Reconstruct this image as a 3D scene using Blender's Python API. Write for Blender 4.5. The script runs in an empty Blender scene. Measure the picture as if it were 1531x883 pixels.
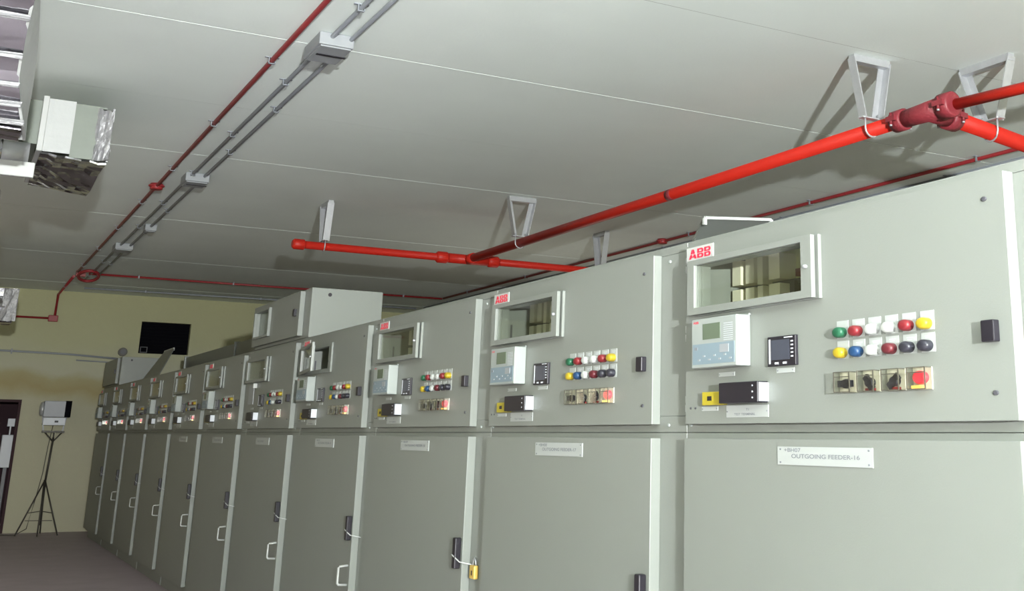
import bpy, bmesh, math, random
from mathutils import Vector, Matrix
random.seed(7)
C = bpy.context.scene.collection
R = math.radians

# ------------------------------------------------------------------ materials
def mat(name, col, rough=.5, metal=0., bump=0., bscale=40., var=0., vscale=6., spec=.5, emit=None, es=0.):
    m = bpy.data.materials.new(name); m.use_nodes = True
    nt = m.node_tree; b = nt.nodes['Principled BSDF']
    b.inputs['Base Color'].default_value = (*col, 1)
    b.inputs['Roughness'].default_value = rough
    b.inputs['Metallic'].default_value = metal
    b.inputs['Specular IOR Level'].default_value = spec
    tc = nt.nodes.new('ShaderNodeTexCoord')
    if var:
        n = nt.nodes.new('ShaderNodeTexNoise'); n.inputs['Scale'].default_value = vscale; n.inputs['Detail'].default_value = 5
        nt.links.new(tc.outputs['Object'], n.inputs['Vector'])
        mx = nt.nodes.new('ShaderNodeMix'); mx.data_type = 'RGBA'
        mx.inputs[6].default_value = (*[c*(1-var) for c in col], 1)
        mx.inputs[7].default_value = (*[min(1, c*(1+var)) for c in col], 1)
        nt.links.new(n.outputs['Fac'], mx.inputs[0]); nt.links.new(mx.outputs[2], b.inputs['Base Color'])
    if bump:
        n2 = nt.nodes.new('ShaderNodeTexNoise'); n2.inputs['Scale'].default_value = bscale; n2.inputs['Detail'].default_value = 4
        nt.links.new(tc.outputs['Object'], n2.inputs['Vector'])
        bp = nt.nodes.new('ShaderNodeBump'); bp.inputs['Strength'].default_value = bump; bp.inputs['Distance'].default_value = .02
        nt.links.new(n2.outputs['Fac'], bp.inputs['Height']); nt.links.new(bp.outputs['Normal'], b.inputs['Normal'])
    if emit:
        b.inputs['Emission Color'].default_value = (*emit, 1); b.inputs['Emission Strength'].default_value = es
    return m

def clear_mat(name, tint, gloss):
    m = bpy.data.materials.new(name); m.use_nodes = True
    nt = m.node_tree; nt.nodes.clear()
    o = nt.nodes.new('ShaderNodeOutputMaterial'); t = nt.nodes.new('ShaderNodeBsdfTransparent'); g = nt.nodes.new('ShaderNodeBsdfGlossy')
    t.inputs['Color'].default_value = (*tint, 1); g.inputs['Roughness'].default_value = .04
    lw = nt.nodes.new('ShaderNodeLayerWeight'); lw.inputs['Blend'].default_value = .5
    pw = nt.nodes.new('ShaderNodeMath'); pw.operation = 'POWER'; pw.inputs[1].default_value = 5
    f = nt.nodes.new('ShaderNodeMath'); f.operation = 'MULTIPLY_ADD'; f.inputs[1].default_value = .9; f.inputs[2].default_value = gloss
    nt.links.new(lw.outputs['Facing'], pw.inputs[0]); nt.links.new(pw.outputs[0], f.inputs[0])
    x = nt.nodes.new('ShaderNodeMixShader')
    nt.links.new(f.outputs[0], x.inputs[0]); nt.links.new(t.outputs[0], x.inputs[1]); nt.links.new(g.outputs[0], x.inputs[2])
    nt.links.new(x.outputs[0], o.inputs[0])
    return m

M = {}
M['paint'] = mat('cabinet_paint', (.190, .203, .186), .42, bump=.04, bscale=220, var=.03, vscale=2.5)
M['inner'] = mat('inner_paint', (.62, .71, .60), .5)
M['zinc_yellow'] = mat('passivated_plate', (.66, .68, .36), .45, var=.12, vscale=9)
M['ceil'] = mat('ceiling_sheet', (.735, .80, .765), .75, bump=.05, bscale=60, var=.06, vscale=1.3)
M['gap'] = mat('joint_dark', (.12, .12, .11), .9)
M['jointgrey'] = mat('joint_filler', (.30, .32, .30), .9)
M['floor'] = mat('floor_concrete', (.44, .375, .42), .6, bump=.1, bscale=30, var=.18, vscale=3)
M['red'] = mat('red_pipe_paint', (.44, .016, .008), .45, spec=.3, bump=.03, bscale=90, var=.06, vscale=8)
M['red2'] = mat('red_primer_fitting', (.19, .020, .028), .5, bump=.25, bscale=50, var=.15, vscale=20)
M['redc'] = mat('red_conduit', (.27, .02, .025), .45)
M['redj'] = mat('red_junction_box', (.26, .018, .02), .45)
M['greyc'] = mat('grey_conduit', (.25, .27, .30), .45)
M['greyb'] = mat('grey_box_plastic', (.26, .275, .29), .45)
M['dark'] = mat('black_plastic', (.014, .012, .017), .4, spec=.35)
M['dgrey'] = mat('dark_grey_plastic', (.06, .06, .07), .4)
M['galv'] = mat('galvanised_steel', (.44, .45, .47), .4, metal=.45, bump=.05, bscale=80, var=.12, vscale=20)
M['white'] = mat('white_plastic', (.42, .43, .42), .4)
M['plate'] = mat('engraved_plate', (.35, .37, .36), .45)
M['ink'] = mat('engraved_ink', (.17, .18, .20), .6)
M['logo'] = mat('logo_red', (.62, .015, .05), .5)
M['relay'] = mat('relay_plastic', (.27, .295, .28), .42)
M['keys'] = mat('relay_keypad_blue', (.17, .225, .26), .5)
M['lcd'] = mat('relay_screen', (.10, .13, .09), .25)
M['meterface'] = mat('meter_face', (.045, .05, .07), .3)
M['digit'] = mat('meter_print', (.55, .58, .62), .5)
M['yellow'] = mat('yellow_plastic', (.36, .29, .02), .4)
M['Lg'] = mat('lamp_green', (.010, .08, .038), .4)
M['Lr'] = mat('lamp_red', (.15, .011, .015), .4)
M['Lw'] = mat('lamp_white', (.37, .385, .365), .25)
M['Ly'] = mat('lamp_yellow', (.32, .235, .012), .4)
M['Lb'] = mat('lamp_blue', (.01, .042, .11), .4)
M['Lk'] = mat('button_black', (.02, .02, .028), .35)
M['Lm'] = mat('button_maroon', (.085, .01, .015), .4)
M['lit'] = mat('lit_red_lens', (.45, .03, .045), .3, emit=(1., .05, .08), es=.38)
M['litb'] = mat('lit_amber_base', (.8, .45, .08), .3, emit=(1., .55, .10), es=.6)
M['glass'] = clear_mat('window_glass', (.97, .99, .96), .08)
M['cover'] = clear_mat('clear_cover', (.975, .975, .95), .03)
M['brass'] = mat('padlock_yellow', (.62, .42, .10), .4, metal=.2)
M['foil'] = mat('foil_wrap', (.46, .45, .48), .12, metal=1., bump=.22, bscale=9)
M['foilw'] = mat('foil_wrap_matt', (.36, .37, .365), .5, metal=.1, bump=.15, bscale=14)
M['foilg'] = mat('sheet_duct_matt', (.15, .17, .145), .5, metal=.1, bump=.08, bscale=10)
M['tape'] = mat('foil_tape', (.30, .30, .31), .4, metal=.3, bump=.5, bscale=40)
M['strap'] = mat('white_channel', (.40, .41, .40), .4)
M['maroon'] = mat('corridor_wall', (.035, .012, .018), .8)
M['void'] = mat('vent_dark', (.003, .003, .005), .9, spec=.1)
M['louvre'] = mat('vent_louvre', (.004, .004, .006), .9, spec=.1)
M['stand'] = mat('stand_steel', (.07, .065, .055), .5, metal=.4)
M['lampbox'] = mat('floodlight_case', (.28, .29, .32), .4)
M['lampbox2'] = mat('floodlight_gear', (.55, .57, .62), .4)
M['flap'] = mat('relief_flap_steel', (.17, .18, .17), .4, metal=.4)

M['relaycream'] = mat('switch_base_cream', (.40, .39, .32), .5)
M['term'] = mat('terminal_cream', (.80, .76, .60), .5)
M['frameedge'] = mat('cover_edge_tint', (.07, .065, .05), .3)
# end wall: yellowish paint with a damp band of its own
def wall_mat():
    m = mat('yellow_wall_paint', (.56, .53, .33), .8, bump=.12, bscale=25)
    nt = m.node_tree; b = nt.nodes['Principled BSDF']; tc = nt.nodes['Texture Coordinate']
    n = nt.nodes.new('ShaderNodeTexNoise'); n.inputs['Scale'].default_value = 1.1; n.inputs['Detail'].default_value = 6
    nt.links.new(tc.outputs['Object'], n.inputs['Vector'])
    sx = nt.nodes.new('ShaderNodeSeparateXYZ'); nt.links.new(tc.outputs['Object'], sx.inputs[0])
    a = nt.nodes.new('ShaderNodeMath'); a.operation = 'MULTIPLY_ADD'; a.inputs[1].default_value = .55
    nt.links.new(n.outputs['Fac'], a.inputs[0]); nt.links.new(sx.outputs['Z'], a.inputs[2])
    rp = nt.nodes.new('ShaderNodeValToRGB'); e = rp.color_ramp.elements
    mr = nt.nodes.new('ShaderNodeMapRange'); mr.inputs['From Min'].default_value = 0; mr.inputs['From Max'].default_value = 4.5
    nt.links.new(a.outputs[0], mr.inputs['Value']); nt.links.new(mr.outputs[0], rp.inputs[0])
    e[0].position = 0; e[0].color = (0.444, 0.422, 0.311, 1); e[1].position = 1; e[1].color = (0.392, 0.385, 0.215, 1)
    for p, c in ((.50, (0.444, 0.429, 0.311, 1)), (.545, (0.348, 0.296, 0.148, 1)), (.575, (0.370, 0.333, 0.185, 1)), (.60, (0.444, 0.444, 0.333, 1)), (.72, (0.414, 0.414, 0.259, 1))):
        x = e.new(p); x.color = c
    nt.links.new(rp.outputs[0], b.inputs['Base Color'])
    return m
M['wall'] = wall_mat()

# ------------------------------------------------------------------ mesh helpers
class MB:
    def __init__(s): s.bm = bmesh.new()
    def box(s, x0, x1, y0, y1, z0, z1):
        v = [s.bm.verts.new((x, y, z)) for x in (x0, x1) for y in (y0, y1) for z in (z0, z1)]
        for f in ((0, 1, 3, 2), (4, 6, 7, 5), (0, 4, 5, 1), (2, 3, 7, 6), (0, 2, 6, 4), (1, 5, 7, 3)):
            s.bm.faces.new([v[i] for i in f])
        return s
    def hexa(s, P):   # 8 points ordered like box
        v = [s.bm.verts.new(p) for p in P]
        for f in ((0, 1, 3, 2), (4, 6, 7, 5), (0, 4, 5, 1), (2, 3, 7, 6), (0, 2, 6, 4), (1, 5, 7, 3)):
            s.bm.faces.new([v[i] for i in f])
        return s
    def bar(s, a, b, w, d, up=(0, 0, 1)):   # rectangular bar from a to b
        a, b = Vector(a), Vector(b); t = (b-a).normalized(); u = Vector(up)
        if abs(t.dot(u)) > .95: u = Vector((1, 0, 0))
        n = t.cross(u).normalized(); u = n.cross(t).normalized()
        P = []
        for p in (a, b):
            for i in (-1, 1):
                for j in (-1, 1): P.append(p+n*i*w/2+u*j*d/2)
        return s.hexa(P)
    def tube(s, pts, r, n=12, caps=True, close=False):
        pts = [Vector(p) for p in pts]; rings = []; N = len(pts)
        for i, p in enumerate(pts):
            if close: t = (pts[(i+1) % N]-pts[i-1]).normalized()
            elif i == 0: t = (pts[1]-p).normalized()
            elif i == N-1: t = (p-pts[-2]).normalized()
            else: t = ((pts[i+1]-p).normalized()+(p-pts[i-1]).normalized()).normalized()
            u = Vector((0, 0, 1)) if abs(t.z) < .9 else Vector((1, 0, 0))
            a = t.cross(u).normalized(); b = t.cross(a).normalized()
            rr = r[i] if isinstance(r, (list, tuple)) else r
            rings.append([s.bm.verts.new(p+(a*math.cos(k*2*math.pi/n)+b*math.sin(k*2*math.pi/n))*rr) for k in range(n)])
        M_ = N if close else N-1
        for i in range(M_):
            q, w = rings[i], rings[(i+1) % N]
            for k in range(n):
                f = s.bm.faces.new((q[k], q[(k+1) % n], w[(k+1) % n], w[k])); f.smooth = True
        if caps and not close:
            s.bm.faces.new(rings[0][::-1]); s.bm.faces.new(rings[-1])
        return s
    def dome(s, x, y, z, h, ry, rz, n=20, m=6):   # dome bulging towards -x
        rings = []
        for j in range(m):
            a = j/m*math.pi/2
            ca = math.cos(a)**.6; rings.append([s.bm.verts.new((x-h*(.6+.4*math.sin(a)), y+ry*ca*math.cos(k*2*math.pi/n), z+rz*ca*math.sin(k*2*math.pi/n))) for k in range(n)])
        base = [s.bm.verts.new((x, y+ry*math.cos(k*2*math.pi/n), z+rz*math.sin(k*2*math.pi/n))) for k in range(n)]
        rings = [base]+rings; tip = s.bm.verts.new((x-h, y, z))
        for q, w in zip(rings, rings[1:]):
            for k in range(n):
                f = s.bm.faces.new((q[k], q[(k+1) % n], w[(k+1) % n], w[k])); f.smooth = True
        for k in range(n):
            f = s.bm.faces.new((rings[-1][k], rings[-1][(k+1) % n], tip)); f.smooth = True
        return s
    def frame(s, x0, x1, y0, y1, z0, z1, a0, a1, c0, c1):   # slab with a rectangular hole, one piece
        o = [(y0, z0), (y1, z0), (y1, z1), (y0, z1)]; i = [(a0, c0), (a1, c0), (a1, c1), (a0, c1)]
        V = {(k, n, x): s.bm.verts.new((x, *p)) for k, L in (('o', o), ('i', i)) for n, p in enumerate(L) for x in (x0, x1)}
        for n in range(4):
            m = (n+1) % 4
            for x in (x0, x1): s.bm.faces.new((V['o', n, x], V['o', m, x], V['i', m, x], V['i', n, x]))
            for k in 'oi': s.bm.faces.new((V[k, n, x0], V[k, m, x0], V[k, m, x1], V[k, n, x1]))
        return s
    def poly(s, pts, x0, x1):    # pts (y,z) extruded from x0 to x1
        a = [s.bm.verts.new((x0, y, z)) for y, z in pts]; b = [s.bm.verts.new((x1, y, z)) for y, z in pts]
        s.bm.faces.new(a); s.bm.faces.new(b[::-1]); n = len(pts)
        for i in range(n): s.bm.faces.new((a[i], b[i], b[(i+1) % n], a[(i+1) % n]))
        return s
    def build(s, name, m, parent=None, bevel=0., label=None, kind=None, crumple=0., cuts=0):
        if cuts: bmesh.ops.subdivide_edges(s.bm, edges=s.bm.edges[:], cuts=cuts, use_grid_fill=True)
        if crumple:
            for v in s.bm.verts: v.co += Vector([random.uniform(-1, 1)*crumple for _ in range(3)])
        bmesh.ops.recalc_face_normals(s.bm, faces=s.bm.faces[:])
        me = bpy.data.meshes.new(name); s.bm.to_mesh(me); s.bm.free()
        me.materials.append(m)
        o = bpy.data.objects.new(name, me); C.objects.link(o)
        if parent: o.parent = parent
        if bevel:
            b = o.modifiers.new('bevel', 'BEVEL'); b.width = bevel; b.segments = 2; b.limit_method = 'ANGLE'
        if label: o['label'] = label
        if kind: o['kind'] = kind
        return o

def empty(name, loc, label, cat, group=None):
    o = bpy.data.objects.new(name, None); C.objects.link(o); o.location = loc; o.empty_display_size = .1
    return tag(o, label, cat, group)
def tag(o, label, cat, group=None):
    o['label'] = label; o['category'] = cat
    if group: o['group'] = group
    return o
def copy_tree(o, parent=None):
    c = o.copy(); C.objects.link(c)
    if parent: c.parent = parent
    for ch in list(o.children): copy_tree(ch, c)
    return c

def text_mesh(name, lines, m, parent, x, thick=.0008, xs=1.):
    """lines: (string, size, s_left, z_base) lying on the plane x, reading towards -y"""
    bm = bmesh.new()
    for st, size, sl, zb in lines:
        cu = bpy.data.curves.new('t', 'FONT'); cu.body = st; cu.size = size; cu.offset = size*.012
        to = bpy.data.objects.new('t', cu); C.objects.link(to)
        bpy.context.view_layer.update()
        me = bpy.data.meshes.new_from_object(to.evaluated_get(bpy.context.evaluated_depsgraph_get()))
        vs = [bm.verts.new((x-thick, sl-v.co.x*xs, zb+v.co.y)) for v in me.vertices]
        for p in me.polygons:
            try: bm.faces.new([vs[i] for i in p.vertices])
            except ValueError: pass
        bpy.data.objects.remove(to); bpy.data.meshes.remove(me); bpy.data.curves.remove(cu)
    me = bpy.data.meshes.new(name); bm.to_mesh(me); bm.free(); me.materials.append(m)
    o = bpy.data.objects.new(name, me); C.objects.link(o); o.parent = parent
    return o

# ------------------------------------------------------------------ layout numbers (metres)
XF = 2.2; Y0 = 1.9833; PT = 1.67927; ZT = 2.155; ZS = 1.505
ZCEIL = 3.71; YW = 21.4; XL, XR, YB = -5.5, 8.6, -6.5

# ------------------------------------------------------------------ the setting
def struct(mb, name, m, **k): return mb.build(name, m, None, kind='structure', **k)
struct(MB().box(XL, XR, YB, YW+2.4, -.1, 0), 'floor', M['floor'])
cb = MB(); jf = MB(); y = 5.02-1.68*7; i = 0
while y < YW:
    dz = (.0, .0012, .0004, .0016)[i % 4]
    cb.box(XL, XR, max(y+.0035, YB), min(y+1.68-.0035, YW), ZCEIL+dz, ZCEIL+.03)
    if i in (5, 7, 8, 10, 12): jf.box(XL, XR, y-.0035, y+.0035, ZCEIL+.0018, ZCEIL+.03)
    y += 1.68; i += 1
struct(cb, 'ceiling', M['ceil']); struct(jf, 'trim_1', M['jointgrey'])
struct(MB().box(XL, XR, YB, YW+2.4, ZCEIL+.03, ZCEIL+.15), 'ceiling_backing', M['gap'])
# end wall with a doorway and a vent opening
DX0, DX1, DZ = .25, 1.165, 1.985; WX0, WX1, WZ0, WZ1 = 2.76, 3.54, 2.775, 3.295
w = MB()
w.box(XL, DX0, YW, YW+.2, 0, ZCEIL+.03).box(DX0, DX1, YW, YW+.2, DZ, ZCEIL+.03).box(DX1, WX0, YW, YW+.2, 0, ZCEIL+.03)
w.box(WX0, WX1, YW, YW+.2, 0, WZ0).box(WX0, WX1, YW, YW+.2, WZ1, ZCEIL+.03).box(WX1, XR, YW, YW+.2, 0, ZCEIL+.03)
struct(w, 'wall_end', M['wall'])
struct(MB().box(XL-.2, XL, YB, YW, 0, ZCEIL+.03), 'wall_left', M['wall'])
struct(MB().box(XR, XR+.2, YB, YW, 0, ZCEIL+.03), 'wall_right', M['wall'])
struct(MB().box(XL-.2, XR+.2, YB-.2, YB, 0, ZCEIL+.03), 'wall_near', M['wall'])
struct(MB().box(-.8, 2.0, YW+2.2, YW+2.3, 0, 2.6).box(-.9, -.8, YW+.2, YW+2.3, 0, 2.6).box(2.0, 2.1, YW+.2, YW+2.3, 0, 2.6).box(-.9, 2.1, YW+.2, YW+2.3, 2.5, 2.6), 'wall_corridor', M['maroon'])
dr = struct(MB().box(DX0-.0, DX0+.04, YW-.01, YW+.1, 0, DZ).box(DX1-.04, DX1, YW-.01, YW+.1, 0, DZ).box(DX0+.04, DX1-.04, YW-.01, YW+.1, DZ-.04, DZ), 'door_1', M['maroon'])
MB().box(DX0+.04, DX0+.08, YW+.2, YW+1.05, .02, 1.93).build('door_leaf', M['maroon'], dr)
wn = struct(MB().box(WX0, WX1, YW+.12, YW+.16, WZ0, WZ1), 'window_1', M['void'])
lv = MB()
for j in range(9): lv.box(WX0+.02, WX1-.02, YW+.07, YW+.10, WZ0+.03+j*.055, WZ0+.045+j*.055)
lv.build('louvre', M['louvre'], wn)
MB().box(WX0+.03, WX0+.14, YW+.04, YW+.06, WZ0+.015, WZ0+.025).box(WX0+.03, WX0+.14, YW+.04, YW+.06, WZ0+.10, WZ0+.11).box(WX0+.03, WX0+.04, YW+.04, YW+.06, WZ0+.025, WZ0+.10).box(WX0+.13, WX0+.14, YW+.04, YW+.06, WZ0+.025, WZ0+.10).build('latch_frame', M['dgrey'], wn)
# white box seen in the dark doorway
cab = empty('electrical_box', (1.09, YW+.55, 0), 'pale box on a post seen inside the dark doorway at far left', 'box')
MB().box(-.10, .11, -.08, .08, .95, 1.45).build('housing', M['lampbox2'], cab, bevel=.01)
MB().box(-.02, .03, -.03, .03, 0, .95).build('post', M['dgrey'], cab)
MB().box(-.05, .05, -.05, .05, 1.58, 1.70).box(-.01, .01, -.01, .01, 1.45, 1.58).build('top_fitting', M['lampbox2'], cab)

# ------------------------------------------------------------------ switchgear cabinet (local: x=0 body front, y=0 right door edge, z=0 floor)
D1, D2 = .035, .040
S0, S1 = -.175, 1.5
WS0, WS1, WZa, WZb = .771, 1.354, 1.907, 2.050       # glazed opening in the upper door
def make_cabinet(full=True):
    root = empty('switchgear_cabinet', (XF, Y0, 0), '', 'switchgear cabinet', 'row of switchgear cabinets')
    b = MB()
    b.box(0, 1.5, S0, S1, .10, ZS-.0005)
    b.box(.03, 1.5, S0+.02, S1-.02, 0, .10)
    # hollow low-voltage compartment, open to the front behind the door window
    b.box(0, .62, S0, S1, ZS+.0005, 1.56); b.box(0, .62, S0, S1, 2.125, ZT)
    b.box(0, .62, S0, .02, 1.56, 2.125); b.box(0, .62, 1.44, S1, 1.56, 2.125)
    b.box(.58, .62, .02, 1.44, 1.56, 2.125); b.box(0, .02, .02, .55, 1.56, 2.125)
    b.box(.6, 1.5, S0+.01, S1-.01, ZS, ZS+.30)
    body = b.build('body', M['paint'], root, bevel=.003)
    rv = MB()
    for s in (-.06, 1.475):
        for z in (2.10, 1.53, .45): rv.dome(0, s, z, .006, .008, .006, 10, 3)
    rv.build('rivet', M['relay'], body)
    # interior seen through the window
    MB().box(.20, .215, .60, 1.435, 1.57, 2.12).build('mounting_plate', M['zinc_yellow'], root)
    it = MB()
    for s, w_, zz in ((1.39, .05, 1), (1.31, .05, 1), (1.25, .03, 0), (1.17, .06, 1)): it.box(.13, .20, s-w_/2, s+w_/2, 1.90 if zz else 1.86, 1.985); it.box(.13, .20, s-w_/2, s+w_/2, 2.0 if zz else 1.99, 2.085)
    it.build('terminal_block', M['term'], root)
    MB().box(.17, .20, .62, 1.42, 1.984, 1.998).box(.16, .19, 1.10, 1.125, 1.90, 1.99).build('wire_duct', M['dgrey'], root)
    MB().box(.15, .20, 1.02, 1.08, 2.0, 2.025).build('miniature_relay', M['Lr'], root)
    MB().box(.045, .055, 1.4385, 1.4398, 1.80, 1.99).box(.02, .2, 1.4386, 1.4396, 1.86, 1.862).build('wall_slot', M['dgrey'], root)
    # upper door, with its window opening
    u = MB(); dz0, dz1 = 1.532, 2.128
    u.frame(-D1, 0, 0, 1.456, dz0, dz1, WS0, WS1, WZa, WZb)
    ud = u.build('upper_door', M['paint'], root, bevel=.002)
    for z in (2.066, 1.832, 1.598): MB().tube([(-.020, 1.467, z-.026), (-.020, 1.467, z-.003)], .009, 10).tube([(-.020, 1.467, z+.003), (-.020, 1.467, z+.026)], .009, 10).build('hinge', M['white'], ud)
    for z in (2.067, 1.597): MB().dome(-D1, .066, z, .004, .009, .006, 12, 3).build('screw', M['dgrey'], ud)
    lk = MB().box(-D1-.022, -D1, .042, .084, 1.716, 1.768).build('door_lock', M['dark'], ud, bevel=.003)
    # window: frame lip and glass leaf
    wf = MB(); a0, a1, c0, c1 = .712, 1.402, 1.882, 2.070
    for dd, e in ((.014, .0), ):
        wf.frame(-D1-.012, -D1, a0, a1, c0, c1, WS0, WS1, WZa, WZb)
    frame = wf.build('window_frame', M['paint'], root, bevel=.0015)
    leaf = MB(); x0, x1 = -D1-.034, -D1-.019
    leaf.frame(x0, x1, a0+.008, a1-.004, c0+.002, c1-.002, WS0, WS1, WZa, WZb)
    leaf.box(x1, -D1-.012, a0+.03, a0+.05, c0+.02, c1-.02).box(x1, -D1-.012, a1-.05, a1-.03, c0+.02, c1-.02)
    lf = leaf.build('window_leaf', M['paint'], root, bevel=.0015)
    MB().box(x1-.005, x1-.001, WS0-.005, WS1+.005, WZa-.004, WZb+.004).build('glass', M['glass'], lf)
    MB().dome(x0, .745, 1.975, .010, .008, .006, 10, 3).build('window_knob', M['galv'], lf)
    # protection relay
    rl = MB().box(-D1-.055, -D1, 1.075, 1.335, 1.706, 1.864).box(-D1-.010, -D1, 1.07, 1.352, 1.862, 1.870).build('protection_relay', M['relay'], root, bevel=.004)
    xr = -D1-.055
    MB().box(xr-.0015, xr, 1.165, 1.265, 1.795, 1.845).build('screen', M['lcd'], rl)
    MB().box(xr-.0012, xr, 1.085, 1.325, 1.717, 1.782).build('keypad', M['keys'], rl)
    for q in range(7): MB().box(xr-.003, xr-.0012, 1.10+q*.03, 1.112+q*.03, 1.728+(q % 2)*.012, 1.733+(q % 2)*.012).build('button', M['greyb'], rl)
    MB().box(xr-.003, xr-.0012, 1.295, 1.312, 1.763, 1.772).build('button', M['ink'], rl)
    MB().box(xr-.003, xr-.0012, 1.115, 1.165, 1.750, 1.775).build('navigation_pad', M['greyb'], rl)
    gl = MB()
    for q in range(9): gl.box(xr-.001, xr, 1.095, 1.145, 1.787+q*.0065, 1.7885+q*.0065)
    gl.build('indicator_column', M['digit'], rl)
    text_mesh('relay_print', [('ABB', .011, 1.322, 1.848)], M['logo'], rl, xr, xs=1.6)
    # meter
    mt = MB().box(-D1-.012, -D1, .832, .971, 1.698, 1.786).build('power_meter', M['dark'], root, bevel=.002)
    xm = -D1-.012
    mf = MB().box(xm-.001, xm, .86, .950, 1.716, 1.775).build('meter_display', M['meterface'], mt)
    dg = MB().box(xm-.0012, xm, .955, .962, 1.705, 1.778)
    for q in range(5): dg.box(xm-.0015, xm, .842, .852, 1.722+q*.011, 1.726+q*.011)
    dg.box(xm-.0015, xm, .915, .932, 1.703, 1.709).box(xm-.0015, xm, .875, .892, 1.703, 1.709).box(xm-.0015, xm, .845, .885, 1.779, 1.782)
    dg.build('meter_print', M['digit'], mt)
    # test block: yellow socket with a black terminal block beside it
    tb = MB().box(-D1-.042, -D1, .985, 1.195, 1.593, 1.656).build('test_block', M['dark'], root, bevel=.003)
    MB().box(-D1-.036, -D1, .9835, .9850, 1.597, 1.652).build('terminal_side', M['digit'], tb)
    xx = -D1-.042
    for q in range(3): MB().dome(xx, 1.01, 1.607+q*.018, .002, .004, .003, 8, 2).build('terminal_screw', M['greyb'], tb)
    ys = MB().box(-D1-.020, -D1, 1.205, 1.325, 1.590, 1.632).build('test_socket', M['yellow'], root, bevel=.002)
    MB().box(-D1-.0215, -D1-.019, 1.268, 1.292, 1.604, 1.618).build('socket_hole', M['dark'], ys)
    # small engraved plates
    for n, (s0, s1, z0, z1) in enumerate(((1.163, 1.253, 1.679, 1.692), (.852, .939, 1.678, 1.692), (1.259, 1.354, 1.573, 1.586), (.984, 1.210, 1.551, 1.587))):
        p = MB().box(-D1-.002, -D1, s0, s1, z0, z1).build('engraved_plate', M['plate'], root)
        MB().dome(-D1-.002, s0+.006, (z0+z1)/2, .0015, .003, .002, 8, 2).dome(-D1-.002, s1-.006, (z0+z1)/2, .0015, .003, .002, 8, 2).build('screw', M['ink'], p)
    text_mesh('plate_text', [('T1', .010, 1.10, 1.571), ('TEST TERMINAL', .010, 1.165, 1.557)], M['ink'], p, -D1-.002, xs=1.6)
    MB().dome(-D1, 1.424, 1.583, .002, .006, .004, 8, 2).dome(-D1, 1.395, 1.583, .002, .006, .004, 8, 2).build('plug', M['dgrey'], ud)
    # lamps and push buttons
    for r_, (zz, cols) in enumerate(((1.777, ('Lg', 'Lr', 'Lw', 'Lw', 'Lr', 'Ly')), (1.721, ('Ly', 'Lb', 'Lw', 'Lm', 'Lk', 'Lk')))):
        for q, c in enumerate(cols):
            s = .628-q*.0678
            nm = 'push_button' if c in ('Lm', 'Lk') else 'indicator_lamp'
            la = MB().dome(-D1, s, zz, .027, .0215, .0150).build(nm, M[c], root)
            pl = MB().box(-D1-.0015, -D1, s-.028, s+.022, zz-.016, zz+.033).build('label_plate', M['plate'], la)
            if q: MB().box(-D1-.002, -D1-.0015, s-.018, s+.008, zz+.024, zz+.0255).box(-D1-.002, -D1-.0015, s-.012, s+.006, zz+.019, zz+.0205).build('label_text', M['digit'], pl)
    # selector switches under clear covers
    for q in range(4):
        sc = .606-q*.0985; zc = 1.6395
        base = MB().box(-D1-.004, -D1, sc-.034, sc+.034, zc-.028, zc+.028).build('selector_switch', M['relaycream'], root)
        if q < 3:
            k = MB().dome(-D1-.004, sc, zc-.004, .015, .018, .013, 16, 4)
            a = (0, R(62), R(130))[q]
            dy, dz = math.cos(a)*.029, math.sin(a)*.019
            k.bar((-D1-.013, sc-dy, zc-.004-dz), (-D1-.013, sc+dy, zc-.004+dz), .018, .010, (1, 0, 0))
            k.build('switch_knob', M['Lk'], base)
            if q: MB().box(-D1-.012, -D1-.004, sc-.018, sc+.018, zc-.026, zc-.019).build('key_tag', M['Lr'], base)
        else:
            MB().dome(-D1-.004, sc, zc+.002, .017, .025, .017, 16, 5).build('lit_lens', M['lit'], base)
            MB().box(-D1-.019, -D1-.004, sc-.006, sc+.026, zc-.026, zc-.018).build('lamp_base', M['litb'], base)
        cv = MB(); x0, x1 = -D1-.025, -D1-.0045
        cv.box(x0, x0+.002, sc-.0315, sc+.0315, zc-.0255, zc+.0255).box(x0, x1, sc-.034, sc-.032, zc-.028, zc+.028).box(x0, x1, sc+.032, sc+.034, zc-.028, zc+.028)
        cv.box(x0, x1, sc-.032, sc+.032, zc+.026, zc+.028).box(x0, x1, sc-.032, sc+.032, zc-.028, zc-.026)
        cvo = cv.build('clear_cover', M['cover'], base)
        e = MB(); t_ = .0022
        for yy in (-1, 1): e.bar((x0-.002, sc+yy*.033, zc-.028), (x0-.002, sc+yy*.033, zc+.028), t_*1.6, t_)
        for z_ in (-.027, .027, .014): e.bar((x0-.002, sc-.033, zc+z_), (x0-.002, sc+.033, zc+z_), t_, t_)
        for yy in (-1, 1): e.bar((x0, sc+yy*.033, zc+.027), (x1, sc+yy*.033, zc+.027), t_, t_)
        e.build('cover_edge', M['frameedge'], base)
    # lower door
    ld = MB().box(-D2, 0, -.004, 1.456, .14, 1.486).build('lower_door', M['paint'], root, bevel=.002)
    for z in (1.41, 1.135, .55, .25): MB().tube([(-.022, 1.467, z-.026), (-.022, 1.467, z-.004)], .009, 10).tube([(-.022, 1.467, z+.004), (-.022, 1.467, z+.026)], .009, 10).build('hinge', M['white'], ld)
    lt = MB().box(-D2-.030, -D2, .014, .050, .905, 1.038).build('latch', M['dark'], root, bevel=.005)
    MB().tube([(-D2-.030, .05, .965), (-D2-.034, .03, .962), (-D2-.012, -.005, .935), (-.004, -.05, .925)], .0028, 6).build('wire_seal', M['white'], lt)
    h = [(-D2, .03, .665), (-D2-.048, .03, .668), (-D2-.055, .03, .676), (-D2-.055, .03, .758), (-D2-.048, .03, .766), (-D2, .03, .769)]
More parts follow.
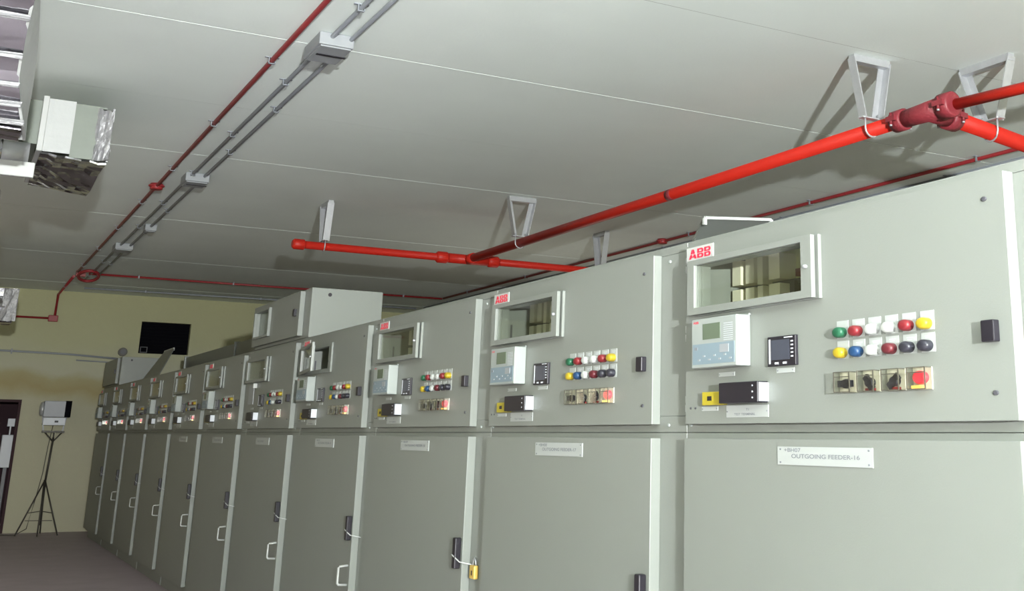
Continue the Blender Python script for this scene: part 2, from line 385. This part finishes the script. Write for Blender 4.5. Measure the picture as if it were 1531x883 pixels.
    MB().tube(h, .0065, 10).build('pull_handle', M['white'], root)
    return root


def logo(parent):
    pl = MB().box(-D1-.003, -D1, 1.284, 1.449, 2.071, 2.121).build('logo_plate', M['white'], parent)
    t = MB(); x0, x1 = -D1-.0045, -D1-.003
    L = 1.432; zb, zm, zt = 2.081, 2.097, 2.113; g = .0012
    def P(*pts): t.poly([(L-u, z) for u, z in pts], x0, x1)
    # letter A, cut by a white cross
    P((.000, zb), (.0115, zb), (.0145, zb+.005), (.0215, zb+.005), (.0215, zb+.0095), (.0165, zb+.0095), (.0195, zm-g), (.0085, zm-g))
    P((.047, zb), (.0355, zb), (.0325, zb+.005), (.0245, zb+.005), (.0245, zb+.0095), (.0305, zb+.0095), (.0275, zm-g), (.0385, zm-g))
    P((.0095, zm+g), (.0215, zm+g), (.0215, zt), (.0175, zt)); P((.0375, zm+g), (.0245, zm+g), (.0245, zt), (.0295, zt))
    for o in (.052, .096):    # two letters B
        for (za, zc_) in ((zb, zm-g), (zm+g, zt)):
            h = zc_-za
            P((o, za), (o+.018, za), (o+.018, za+h*.28), (o+.010, za+h*.28), (o+.010, za+h*.72), (o+.018, za+h*.72), (o+.018, zc_), (o, zc_))
            P((o+.0205, za), (o+.031, za), (o+.037, za+h*.3), (o+.037, za+h*.7), (o+.031, zc_), (o+.0205, zc_), (o+.0205, za+h*.72), (o+.027, za+h*.72), (o+.027, za+h*.28), (o+.0205, za+h*.28))
    t.build('logo_letters', M['logo'], pl)
    return pl
def nameplate(parent, a, b_, faint=False):
    pl = MB().box(-D2-.003, -D2, .510, .932, 1.414, 1.465).build('nameplate', M['plate'], parent)
    s = MB()
    for yy in (.524, .918):
        for zz in (1.421, 1.458): s.dome(-D2-.003, yy, zz, .001, .0045, .0028, 8, 2)
    s.build('screw', M['ink'], pl)
    text_mesh('nameplate_text', [(a, .0155, .900, 1.4505), (b_, .0165, .865, 1.4335)], M['ink'], pl, -D2-.003, xs=1.78)

proto = make_cabinet()
logo(proto)
names = {0: ('+BH07', 'OUTGOING FEEDER-16'), 1: ('+BH08', 'OUTGOING FEEDER-17'), 2: ('+BH09', 'OUTGOING FEEDER-18'), 3: ('+BH10', 'OUTGOING FEEDER-19'),
         4: ('', 'BUS COUPLER'), 5: ('+BH12', 'OUTGOING FEEDER-20'), 6: ('+BH13', 'OUTGOING FEEDER-21')}
labels = {-1: 'pale grey switchgear cabinet cut off by the right edge of the photo',
          0: 'nearest full grey switchgear cabinet, nameplate reading OUTGOING FEEDER-16',
          1: 'grey switchgear cabinet with OUTGOING FEEDER-17 nameplate, second from the right',
          2: 'grey switchgear cabinet with yellow padlock by its lower door latch',
          3: 'grey switchgear cabinet whose small glazed window stands ajar',
          4: 'grey switchgear cabinet carrying the tall extra box on its roof, no white relay',
          5: 'grey switchgear cabinet directly left of the one with the tall roof box',
          6: 'grey switchgear cabinet second to the left of the roof box cabinet',
          7: 'far grey switchgear cabinet, fourth from the yellow end wall',
          8: 'far grey switchgear cabinet with a tilted roof flap, third from the end wall',
          9: 'far grey switchgear cabinet, second from the yellow end wall',
          10: 'last grey switchgear cabinet of the row, beside the yellow end wall'}
cabs = {0: proto}
for k in list(range(1, 11))+[-1]:
    c = copy_tree(proto); c.location = (XF, Y0+PT*k, 0); cabs[k] = c
for k, c in cabs.items():
    c['label'] = labels[k]
    if k in names: nameplate(c, *names[k])
def kids(c, base):
    return [o for o in c.children if o.name.split('.')[0] == base]
def kill(o):
    for ch in list(o.children): kill(ch)
    bpy.data.objects.remove(o)
# cabinet with the roof box: no relay; a tall blank slot beside the window instead
c4 = cabs[4]
for n_ in ('protection_relay', 'test_socket', 'logo_plate', 'push_button'):
    for o in kids(c4, n_)[: (1 if n_ == 'push_button' else 9)]: kill(o)
MB().box(-D1-.030, -D1, 1.10, 1.13, 1.842, 1.878).build('bracket', M['white'], c4, bevel=.002)
MB().box(-D1-.004, -D1, 1.19, 1.36, 1.72, 1.87).build('cover_plate', M['greyb'], c4)
# window leaf standing ajar on cabinet 3
for o in kids(cabs[3], 'window_leaf'):
    hy = 1.398; ang = R(8.5)
    o.matrix_basis = Matrix.Translation((-D1-.02, hy, 0)) @ Matrix.Rotation(-ang, 4, 'Z') @ Matrix.Translation((D1+.02, -hy, 0))
# raised relief flap on the nearest cabinet
def flap(parent, P, t=.012, edge=True):
    a, b_, c_, d_ = [Vector(p) for p in P]     # top-left, top-right, bottom-right, bottom-left (parent space)
    n = (b_-a).cross(d_-a).normalized()*t
    f = MB().hexa([a, a+n, b_, b_+n, d_, d_+n, c_, c_+n]).build('relief_flap', M['flap'], parent)
    MB().bar(a, b_, .011, .011).bar(a, a+Vector((0, 0, -.03)), .014, .014).bar(b_, b_+Vector((0, 0, -.03)), .014, .014).build('flap_edge', M['white'], f)
FLAPS = 1
def loc(k, p): return (p[0]-XF, p[1]-(Y0+PT*k), p[2])
flap(cabs[1], [loc(1, p) for p in ((2.74, 4.205, 2.409), (3.12, 4.24, 2.445), (3.28, 5.05, 1.965), (2.92, 5.015, 1.93))])
flap(cabs[8], [loc(8, p) for p in ((2.45, 16.55, 2.52), (2.45, 15.85, 2.52), (2.25, 15.5, 2.158), (2.25, 16.75, 2.158))])

# padlock and tag on cabinet 2
pd = empty('padlock', (XF-.012, Y0+2*PT-.085, .905), 'small yellow brass padlock hanging on white string beside a black latch', 'padlock')
MB().box(-.012, .010, -.028, .028, -.035, .022).build('padlock_body', M['brass'], pd, bevel=.004)
MB().tube([(0, -.016, .02), (0, -.016, .040), (0, 0, .052), (0, .016, .040), (0, .016, .02)], .004, 8).build('shackle', M['galv'], pd)
MB().box(-.0135, -.012, -.005, .005, -.02, .0).build('keyhole', M['dark'], pd)

# ------------------------------------------------------------------ boxes standing on the row
def roof_box(k, z1, label, yr=-.175, dep=.52, wid=1.5, window=True):
    r = empty('roof_box', (XF, Y0+PT*k, ZT+.003), label, 'control box')
    h = z1-ZT
    MB().box(0, dep, yr, yr+wid+.15, 0, h).build('housing', M['paint'], r, bevel=.003)
    if window:
        d = MB().frame(-D1, 0, 0, 1.456, .02, h-.012, .89, 1.34, .09, .285).build('box_door', M['paint'], r, bevel=.002)
        MB().frame(-D1-.02, -D1, .86, 1.37, .075, .297, .89, 1.34, .09, .285).build('window_frame', M['paint'], d)
        MB().box(-.012, -.006, .89, 1.34, .09, .285).build('glass', M['lcd'], d)
    else:
        d = MB().box(-D1, 0, 0, 1.456, .02, h-.012).build('box_door', M['paint'], r, bevel=.002)
    MB().box(-D1-.02, -D1, .07, .11, .165, .215).build('door_lock', M['dark'], d)
    MB().tube([(dep*.25, yr-.003, h-.045), (dep*.25, yr+.002, h-.045)], .014, 12).build('knockout', M['dark'], r)
    return r
roof_box(4, 2.507, 'tall pale grey control box with small window, standing on the cabinet row mid-photo')
roof_box(10, 2.545, 'small grey control box at the far end of the cabinet row, by the wall', window=False)
du = empty('gas_duct', (3.02, 11.6, 2.155), 'long low grey pressure relief duct lying behind the front of the far cabinets', 'duct')
MB().box(0, .42, 0, 6.8, 0, .40).build('duct_body', M['flap'], du)
for q in (0, 3.4, 6.76): MB().box(-.02, .44, q, q+.04, -.0, .42).build('duct_flange', M['flap'], du)
for q in (.4, 6.2): MB().box(.05, .10, q, q+.1, -.348, 0).build('duct_foot', M['flap'], du)

# ------------------------------------------------------------------ red fire pipes
PZ = 3.272
O = Vector((4.545, 11.5, PZ))
fp = empty('fire_pipe', tuple(O), 'bright red fire pipe network hung below the ceiling, joined by dark red tee', 'pipe')
MB().tube([(0, 0, 0), (0, -6.6, 0)], .042, 20).build('long_pipe', M['red'], fp)
MB().tube([(0, -4.02, 0), (0, -4.09, 0)], .0435, 20).build('pipe_joint', M['red2'], fp)
MB().tube([(-1.73, 0, 0), (4.045, 0, 0)], .038, 20).build('crossing_pipe', M['red'], fp)
MB().tube([(-1.81, 0, 0), (-1.79, 0, 0), (-1.70, 0, 0), (-1.69, 0, 0)], [.034, .052, .052, .042], 20).build('end_cap', M['red'], fp)
cr = MB().tube([(-.22, 0, 0), (.22, 0, 0)], .050, 20).tube([(0, 0, 0), (0, -.16, 0)], .052, 20).build('tee_fitting', M['red'], fp)
for sx in (-1, 1): MB().tube([(sx*.22, 0, 0), (sx*.24, 0, 0), (sx*.33, 0, 0), (sx*.35, 0, 0)], [.05, .060, .060, .042], 16).build('coupling', M['red'], cr)
T = Vector((-.005, 4.66-11.5, 0))
te = MB().tube([T+Vector((0, .22, 0)), T+Vector((0, .10, 0)), T+Vector((0, -.10, 0))], [.050, .054, .062], 20).tube([T, T+Vector((.17, .035, 0))], .060, 20).build('tee_fitting', M['red2'], fp, label='dark red cast tee')
def coupling(par, c, d, r, l=.045):
    c, d = T+Vector(c), Vector(d).normalized()
    q = MB().tube([c-d*l, c-d*l*.9, c+d*l*.9, c+d*l], [r*.86, r, r, r*.86], 20)
    s = d.cross(Vector((0, 0, 1))).normalized()
    for sg in (-1, 1):
        q.bar(c+s*sg*(r+.004)-d*l*.8, c+s*sg*(r+.004)+d*l*.8, .030, .03)
        q.tube([c+s*sg*(r+.010)+Vector((0, 0, -.035)), c+s*sg*(r+.010)+Vector((0, 0, .035))], .009, 6)
    q.build('coupling', M['red2'], par)
    for sg in (-1, 1): MB().tube([c+s*sg*(r+.010)+Vector((0, 0, -.044)), c+s*sg*(r+.010)+Vector((0, 0, -.033))], .008, 8).build('bolt', M['galv'], par)
coupling(te, (0, .24, 0), (0, 1, 0), .064)
coupling(te, (0, -.14, 0), (.1, -1, 0), .072)
coupling(te, (.20, .042, 0), (1, .2, 0), .074)
def rel(x, y_): return Vector((x, y_, PZ))-O
MB().tube([rel(4.56, 4.48), rel(4.66, 3.9), rel(4.98, 1.9)], .031, 20).build('corner_pipe', M['red'], fp)
MB().tube([rel(4.75, 4.70), rel(5.95, 5.0), rel(8.585, 5.66)], .049, 20).build('branch_pipe', M['red'], fp)

def bracket(c, ax, label, w=.28, wb=.13, r=.042):
    """hanger: bar on the ceiling, two angle legs, foot bar and U-bolt round the pipe"""
    b = empty('pipe_bracket', (c[0], c[1], ZCEIL), label, 'bracket', 'galvanised pipe brackets')
    A = Vector((1, 0, 0)) if ax == 'x' else Vector((0, 1, 0)); B = Vector((0, 1, 0)) if ax == 'x' else Vector((1, 0, 0))
    zf = PZ+r+.014-ZCEIL; Z = Vector((0, 0, 1))
    MB().bar(-A*w/2-Z*.022, A*w/2-Z*.022, .05, .044).build('top_bar', M['galv'], b)
    for s in (-1, 1):
        g = MB(); p, q = A*s*w/2-Z*.02, A*s*wb/2+Z*zf
        N = (q-p).normalized().cross(B)
        g.bar(p, q, .007, .065, B)                      # flange lying along the pipe
        g.bar(p-A*s*.022+B*.029, q-A*s*.022+B*.029, .045, .007, B)
        g.build('leg', M['galv'], b)
    MB().bar(-A*(wb/2+.02)+Z*(zf+.004), A*(wb/2+.02)+Z*(zf+.004), .045, .008).build('foot_bar', M['galv'], b)
    U = []
    U.append(A*(r+.008)+Z*(zf+.035))
    for k in range(9):
        a = k*math.pi/8; U.append(A*math.cos(a)*(r+.008)+Z*(PZ-ZCEIL-math.sin(a)*(r+.008)))
    U.append(-A*(r+.008)+Z*(zf+.035))
    MB().tube(U, .006, 8).build('u_bolt', M['galv'], b)
bracket((4.525, 5.13), 'x', 'galvanised pipe bracket just left of the dark red tee')
bracket((4.545, 10.19), 'x', 'galvanised pipe bracket on the long red pipe above photo centre')
bracket((3.04, 11.5), 'y', 'galvanised pipe bracket near the capped left end of the red pipe', r=.038)
bracket((6.11, 11.5), 'y', 'galvanised pipe bracket just above the second cabinet top', r=.038)
bracket((5.16, 4.80), 'y', 'galvanised pipe bracket at the upper right corner, over the thick branch', w=.40, wb=.16, r=.05)

# ------------------------------------------------------------------ conduits on the ceiling
def run(name, pts, r, m, label, cat='conduit', saddles=1.5, smat='greyc', wall=False):
    o = empty(name, pts[0], label, cat); P = [Vector(p)-Vector(pts[0]) for p in pts]
    MB().tube(P, r, 10).build('conduit', m, o)
    for a, b in zip(P, P[1:]):
        L = (b-a).length; n = int(L/saddles); t = (b-a).normalized()
        if L < 1 or abs(t.z) > .5: continue
        s = t.cross(Vector((0, 0, 1))).normalized()
        for i in range(n):
            c = a+t*(i+.5)*L/n
            if wall: v = Vector((0, 1, 0)); sd = Vector((0, 0, 1)); off = YW-.006-(pts[0][1]+c.y)
            else: v = Vector((0, 0, 1)); sd = s; off = ZCEIL-.001-(pts[0][2]+c.z)
            q = MB().bar(c-sd*(r+.026)+v*off, c+sd*(r+.026)+v*off, .020, .006, v)
            q.bar(c-sd*(r+.003)+v*(off+.002), c-sd*(r+.003)-v*(r+.004), .004, .02, t).bar(c+sd*(r+.003)+v*(off+.002), c+sd*(r+.003)-v*(r+.004), .004, .02, t)
            q.bar(c-sd*(r+.005)-v*(r+.003), c+sd*(r+.005)-v*(r+.003), .020, .004, v).build('saddle', M[smat], o)
    return o
zc = ZCEIL-.022
run('red_conduit', [(1.46, -6.2, zc), (1.462, 18.6, zc)], .0155, M['redc'], 'thin dark red conduit running away along the ceiling at left', saddles=1.7)
run('grey_conduit', [(1.645, -6.2, zc), (1.65, 19.6, zc)], .0135, M['greyc'], 'left of two parallel grey ceiling conduits', saddles=1.6)
run('grey_conduit', [(1.757, -6.2, zc), (1.757, 19.6, zc)], .0135, M['greyc'], 'right of two parallel grey ceiling conduits, edge of the junction boxes', saddles=1.45)
run('red_conduit', [(1.62, 18.62, zc), (6.92, 18.56, zc)], .015, M['redc'], 'thin red conduit crossing the far ceiling above the roof box', saddles=1.3)
run('red_conduit', [(6.92, 18.5, zc), (6.91, -1, zc)], .016, M['redc'], 'thin dark red conduit along the ceiling just behind the cabinet tops', saddles=2.1)
run('grey_conduit', [(1.75, 20.55, zc), (7.1, 20.3, zc)], .014, M['greyc'], 'thin grey conduit crossing the ceiling close to the end wall', saddles=1.4)
run('grey_conduit', [(7.22, 20.2, zc), (7.24, -1, zc)], .028, M['greyc'], 'grey conduit skimming the top edge of the near cabinets', saddles=2.3)
def jbox(c, sx, sy, sz, m, label, slot=False):
    o = empty('junction_box', c, label, 'junction box')
    MB().box(-sx/2, sx/2, -sy/2, sy/2, -sz, 0).build('box_body', m, o, bevel=.006)
    MB().box(-sx/2+.012, sx/2-.012, -sy/2+.012, sy/2-.012, -sz-.010, -sz).build('lid', m, o, bevel=.003)
    if slot: MB().box(-sx/2+.03, sx/2-.0, -.012, .012, -sz-.014, -sz-.0085).build('slot', M['dark'], o)
    return o
jbox((1.675, 6.60, ZCEIL), .20, .34, .075, M['greyb'], 'nearest grey junction box on the ceiling conduits, with dark slot', True)
jbox((1.70, 10.93, ZCEIL), .20, .26, .075, M['greyb'], 'second grey junction box along the parallel ceiling conduits', True)
jbox((1.69, 15.6, ZCEIL), .20, .3, .075, M['greyb'], 'third grey junction box along the parallel ceiling conduits')
jbox((1.757, 13.0+.9, ZCEIL), .12, .12, .07, M['greyb'], 'small grey junction box between the second and third larger ones')
def round_box(c, label):
    o = empty('round_junction_box', c, label, 'junction box')
    MB().tube([(0, 0, 0), (0, 0, -.05), (0, 0, -.055)], [.055, .055, .045], 20).build('box_body', M['redj'], o)
    MB().tube([(math.cos(a)*.062, math.sin(a)*.062, -.02) for a in [i*math.pi/8 for i in range(16)]], .009, 8, close=True).build('rim', M['redc'], o)
round_box((1.462, 11.5, ZCEIL), 'round red junction box midway along the left red conduit')
round_box((6.905, 11.49, ZCEIL), 'round red junction box on the conduit behind the cabinets')
rl = empty('conduit_coil', (1.60, 18.55, ZCEIL-.05), 'looped red flexible conduit and box where the ceiling conduits meet', 'conduit')
MB().tube([(math.cos(a)*.13, math.sin(a)*.20-.15, -.03-.05*math.sin(a)) for a in [i*math.pi/10 for i in range(20)]], .022, 8, close=True).build('coil', M['redc'], rl)
MB().box(-.15, -.03, -.06, .06, -.03, .05).build('box_body', M['redj'], rl)
run('red_conduit', [(1.46, 19.0, ZCEIL-.03), (1.455, 21.36, ZCEIL-.06), (1.45, 21.37, 3.27)], .02, M['redc'], 'red conduit dropping down the yellow end wall')
run('red_conduit', [(1.40, 21.375, 3.262), (-3, 21.375, 3.262)], .017, M['redc'], 'red conduit running left along the end wall from the red box', saddles=1.2, wall=True)
o = empty('wall_junction_box', (1.43, 21.39, 3.26), 'small red junction box on the yellow end wall', 'junction box')
MB().box(-.07, .07, -.06, 0, -.05, .05).build('box_body', M['redj'], o, bevel=.008)
MB().tube([(0, -.06, 0), (0, -.068, 0)], .035, 14).build('lid', M['redj'], o)
run('grey_conduit', [(-3, 21.36, 2.79), (1.7, 21.36, 2.71), (2.6, 21.36, 2.66)], .016, M['greyc'], 'grey conduit running along the end wall behind the last cabinets', saddles=1.5, wall=True)
run('grey_cable', [(1.85, 21.389, 2.62), (2.7, 21.389, 2.60)], .011, M['greyc'], 'short grey cable just under the end wall conduit', 'cable', wall=True)
o = empty('wall_fitting', (2.52, 21.39, 2.78), 'small dark round fitting on the end wall above the far roof box', 'wall fitting')
MB().tube([(0, 0, 0), (0, -.07, 0)], .07, 16).build('fitting_body', M['stand'], o); MB().tube([(0, -.07, 0), (0, -.09, 0)], .045, 16).build('lens', M['dgrey'], o)

# ------------------------------------------------------------------ foil-wrapped ducts, upper left
dd = empty('foil_duct', (0, 5.6, 2.86), 'large silver foil wrapped duct hanging at the upper left corner', 'air duct')
def panel_grid(name, fn, nu, nv, m, par, amp, thick=0.012):
    bm = bmesh.new(); V = [[bm.verts.new(fn(i/nu, j/nv)+Vector((0, random.uniform(-amp, amp), random.uniform(-amp, amp)*.4))) for j in range(nv+1)] for i in range(nu+1)]
    for i in range(nu):
        for j in range(nv):
            f = bm.faces.new((V[i][j], V[i+1][j], V[i+1][j+1], V[i][j+1])); f.smooth = False
    me = bpy.data.meshes.new(name); bm.to_mesh(me); bm.free(); me.materials.append(m)
    o_ = bpy.data.objects.new(name, me); C.objects.link(o_); o_.parent = par
    s = o_.modifiers.new('solid', 'SOLIDIFY'); s.thickness = thick
    return o_
HT = ZCEIL-2.86
FX = [.17, .1403, .1143, .1123, .1109, .115, .1204, .1078, .0909, .074, .0572, .0403]
SX = [.1935, .183, .1836, .1819, .1752, .1677, .1538, .142, .1272, .1101, .0931, .076]
def lerp(T, v):
    q = min(max(v, 0), .9999)*(len(T)-1); i = int(q); return T[i]+(T[i+1]-T[i])*(q-i)
def fy(v): return .48-1.05*v
panel_grid('front_sheet', lambda u, v: Vector((-1.3+u*(1.3+lerp(FX, v)), fy(v)+.012*math.sin(v*31), v*HT)), 10, 22, M['foil'], dd, .006)
panel_grid('side_sheet', lambda u, v: Vector((lerp(FX, v)*(1-u)+lerp(SX, v)*u, fy(v)+u*.3, v*HT)), 3, 14, M['foilw'], dd, .003)
MB().box(-1.3, .16, .50, .76, -.012, 0).build('bottom_sheet', M['foil'], dd, cuts=4, crumple=.004)
panel_grid('back_sheet', lambda u, v: Vector((-1.3+u*(1.3+lerp(SX, v)), fy(v)+.3, v*HT)), 3, 10, M['foilw'], dd, 0)
for q in (.008, .085, .165, .285, .44, .60):
    MB().box(-1.3, lerp(FX, q)-.002, fy(q)-.034, fy(q)-.014, q*HT-.009, q*HT+.009).build('foil_tape', M['tape'], dd, cuts=5, crumple=.004)

br = empty('foil_duct_branch', (.34, 8.2, 3.20), 'silver rectangular duct branch with crumpled open end below the ceiling', 'air duct')
ZH = .345; DEP = 1.15
def bx(x0, x1, z0, z1): return MB().box(x0, x1, 0, DEP, z0, z1)
def shell(x0, x1, z0, z1, t=.012, y1=DEP, y0=0):
    return MB().box(x0, x1, y0, y0+t, z0, z1).box(x0, x1, y1-t, y1, z0, z1).box(x0, x1, y0+t, y1-t, z1-t, z1).box(x0, x1, y0+t, y1-t, z0, z0+t)
shell(-.10, -.025, .05, ZH-.01, y0=.05).build('rear_section', M['foilg'], br)
shell(-.025, .01, .0, ZH+.015).build('flange', M['strap'], br, bevel=.004)
MB().box(.01, .165, 0, .012, .0, ZH).build('white_panel', M['foilw'], br)
MB().box(.165, .31, .004, .016, -.02, ZH-.01).build('grey_panel', M['foilg'], br)
MB().box(.01, .35, .016, DEP, ZH-.02, ZH-.008).box(.01, .35, DEP-.012, DEP, .0, ZH).build('top_sheet', M['foilg'], br)
def under(u, v): return Vector((.0+u*.385, .012+v*(DEP-.02), -.005-.03*u+.02*math.sin(v*6)*u))
panel_grid('underside_sheet', under, 8, 12, M['foil'], br, .012)
def endf(u, v):
    return Vector((.305+u*.085, -.004+.02*math.sin(u*5), -.03+v*(ZH+.01)+.02*u*(1-2*v)+.0*u))
panel_grid('crumpled_end', endf, 6, 9, M['tape'], br, .012)
panel_grid('end_wrap', lambda u, v: Vector((.39+.01*math.sin(v*9), u*DEP, -.02+v*(ZH+.0))), 8, 5, M['tape'], br, .015)

rp = empty('round_duct', (.25, 8.25, 3.165), 'short bare round metal duct between the foil ducts, upper left', 'air duct')
MB().tube([(-1.2, 0, 0), (-.19, 0, 0), (-.12, 0, 0), (.03, 0, 0)], .085, 20).build('tube', M['galv'], rp)
MB().tube([(-.16, 0, 0), (-.12, 0, 0)], .092, 20).build('collar', M['foil'], rp)
def strapbar(y, x1, z, label):
    b = empty('support_channel', (x1, y, z), label, 'support bar')
    MB().box(-1.8, 0, -.02, .02, -.045, .045).build('channel', M['strap'], b, bevel=.004)
    MB().tube([(-1.2, 0, .045), (-1.2, 0, ZCEIL-z)], .006, 8).build('threaded_rod', M['galv'], b)
    return b
strapbar(7.75, .305, 2.98, 'white steel support bar below the round duct at far left')
strapbar(12.6, .27, 2.98, 'farther small white support bar at the left edge of the photo')
f2 = empty('foil_duct_end', (.30, 15.5, 2.72), 'far silver foil duct end at the left edge above the wall', 'air duct')
MB().box(-.9, .33, 0, .6, 0, .36).build('duct_body', M['foil'], f2, cuts=3, crumple=.012)
MB().box(.20, .345, -.015, -.003, .0, .36).build('foil_tape', M['tape'], f2, cuts=4, crumple=.01)
MB().tube([(-.5, .3, .36), (-.5, .3, ZCEIL-2.72)], .008, 8).build('threaded_rod', M['galv'], f2)
f3 = empty('foil_wrap', (.06, 8.3, 2.80), 'loose piece of silver foil wrap at the left edge under the bar', 'foil wrap')
MB().box(-.6, .09, 0, .5, 0, .14).build('wrap', M['foil'], f3, cuts=3, crumple=.018)
MB().tube([(-.2, .2, .1), (-.2, .2, ZCEIL-2.80)], .006, 8).build('threaded_rod', M['galv'], f3)

# ------------------------------------------------------------------ floodlight on a tripod by the end wall
tp = empty('tripod_floodlight', (1.60, 20.75, 0), 'grey floodlight on a thin tripod stand against the yellow wall', 'floodlight')
MB().tube([(.0, 0, .70), (.03, 0, 1.42)], .016, 10).tube([(.01, 0, .15), (.0, 0, .80)], .020, 10).build('pole', M['stand'], tp)
MB().tube([(.03, 0, 1.36), (-.10, 0, 1.50)], .010, 8).tube([(.03, 0, 1.36), (.14, 0, 1.50)], .010, 8).tube([(.03, 0, 1.36), (.03, 0, 1.50)], .010, 8).build('yoke', M['stand'], tp)
MB().box(-.14, .17, -.04, .04, 1.49, 1.52).build('cross_bar', M['stand'], tp)
for a in (200, 320, 265, 80):
    x, y_ = math.cos(R(a))*.33, math.sin(R(a))*.33
    MB().tube([(0, 0, .80), (x, y_, .012)], .011, 8).build('leg', M['stand'], tp)
MB().bar((-.17, -.06, .33), (0, 0, .35), .01, .01).bar((.14, -.12, .33), (0, 0, .35), .01, .01).bar((-.20, -.04, .22), (.16, -.13, .22), .01, .01).build('brace', M['stand'], tp)
hd = MB().box(-.16, .165, -.10, .10, 1.72, 1.96).build('lamp_head', M['lampbox'], tp, bevel=.008)
MB().box(.13, .215, -.11, .10, 1.72, 1.965).build('lamp_visor', M['void'], hd)
MB().tube([(-.16, 0, 1.84), (-.20, 0, 1.84), (-.215, 0, 1.84)], [.11, .10, .06], 20).build('reflector_back', M['galv'], hd)
MB().box(-.15, .16, -.08, .08, 1.60, 1.715).build('gear_box', M['lampbox2'], tp, bevel=.006)
MB().box(.01, .06, -.09, -.08, 1.64, 1.67).build('cable_gland', M['dark'], tp)
MB().bar((-.17, 0, 1.80), (-.12, 0, 1.50), .012, .02).bar((.17, 0, 1.72), (.14, 0, 1.50), .012, .02).build('side_arm', M['lampbox'], tp)
MB().tube([(.0, -.02, 1.60), (-.03, -.06, 1.3), (-.05, -.04, .9), (-.10, 0, .5), (-.16, .02, .10), (-.3, .1, .01), (-.6, .2, .01)], .006, 6).build('power_cable', M['stand'], tp)

# ------------------------------------------------------------------ light: a work lamp standing behind the camera, and two weak warm fills added without a real source
ld = bpy.data.lights.new('work_lamp', 'AREA'); ld.shape = 'DISK'; ld.size = .16; ld.energy = 2600; ld.color = (.97, 1., .99)
lo = bpy.data.objects.new('work_lamp', ld); C.objects.link(lo); lo.location = (-.24, -3.8, 1.8)
d_ = Vector((.6, 5, 8.6)).normalized(); lo.rotation_euler = d_.to_track_quat('-Z', 'Y').to_euler()
ld2 = bpy.data.lights.new('left_fill', 'POINT'); ld2.energy = 58; ld2.color = (1., .86, .62); ld2.shadow_soft_size = .8  # added fill, unseen at far left, lifts the far wall, floor and ceiling
l2 = bpy.data.objects.new('left_fill', ld2); C.objects.link(l2); l2.location = (-3.4, 13.5, 1.7)

ld3 = bpy.data.lights.new('rear_fill', 'POINT'); ld3.energy = 28; ld3.color = (1., .92, .78); ld3.shadow_soft_size = .8  # added fill behind the row, brightens the ceiling without reaching cabinet fronts
l3 = bpy.data.objects.new('rear_fill', ld3); C.objects.link(l3); l3.location = (6.2, 13, 1.6)
w = bpy.data.worlds.new('world'); bpy.context.scene.world = w; w.use_nodes = True
w.node_tree.nodes['Background'].inputs[0].default_value = (.5, .5, .45, 1); w.node_tree.nodes['Background'].inputs[1].default_value = .2

# ------------------------------------------------------------------ camera
W_, H_ = 1531, 883; F, CX, CY = 1754.675, 989.51, 177.49
yaw, pit, rol = R(30.9096), R(15.2944), R(.61785)
f = Vector((math.sin(yaw)*math.cos(pit), math.cos(yaw)*math.cos(pit), math.sin(pit)))
r = Vector((math.cos(yaw), -math.sin(yaw), 0)); u = r.cross(f)
r2 = r*math.cos(rol)+u*math.sin(rol); u2 = -r*math.sin(rol)+u*math.cos(rol)
cd = bpy.data.cameras.new('camera'); cam = bpy.data.objects.new('camera', cd); C.objects.link(cam)
mw = Matrix((r2, u2, -f)).transposed().to_4x4(); mw.translation = Vector((0, 0, 1.48)); cam.matrix_world = mw
cd.sensor_fit = 'HORIZONTAL'; cd.sensor_width = 36; cd.lens = F/W_*36
cd.shift_x = (W_/2-CX)/W_; cd.shift_y = (CY-H_/2)/W_; cd.clip_start = .05
bpy.context.scene.camera = cam
vs = bpy.context.scene.view_settings
vs.view_transform = 'Standard'; vs.look = 'None'; vs.gamma = 1; vs.use_curve_mapping = False; vs.exposure = 0.25
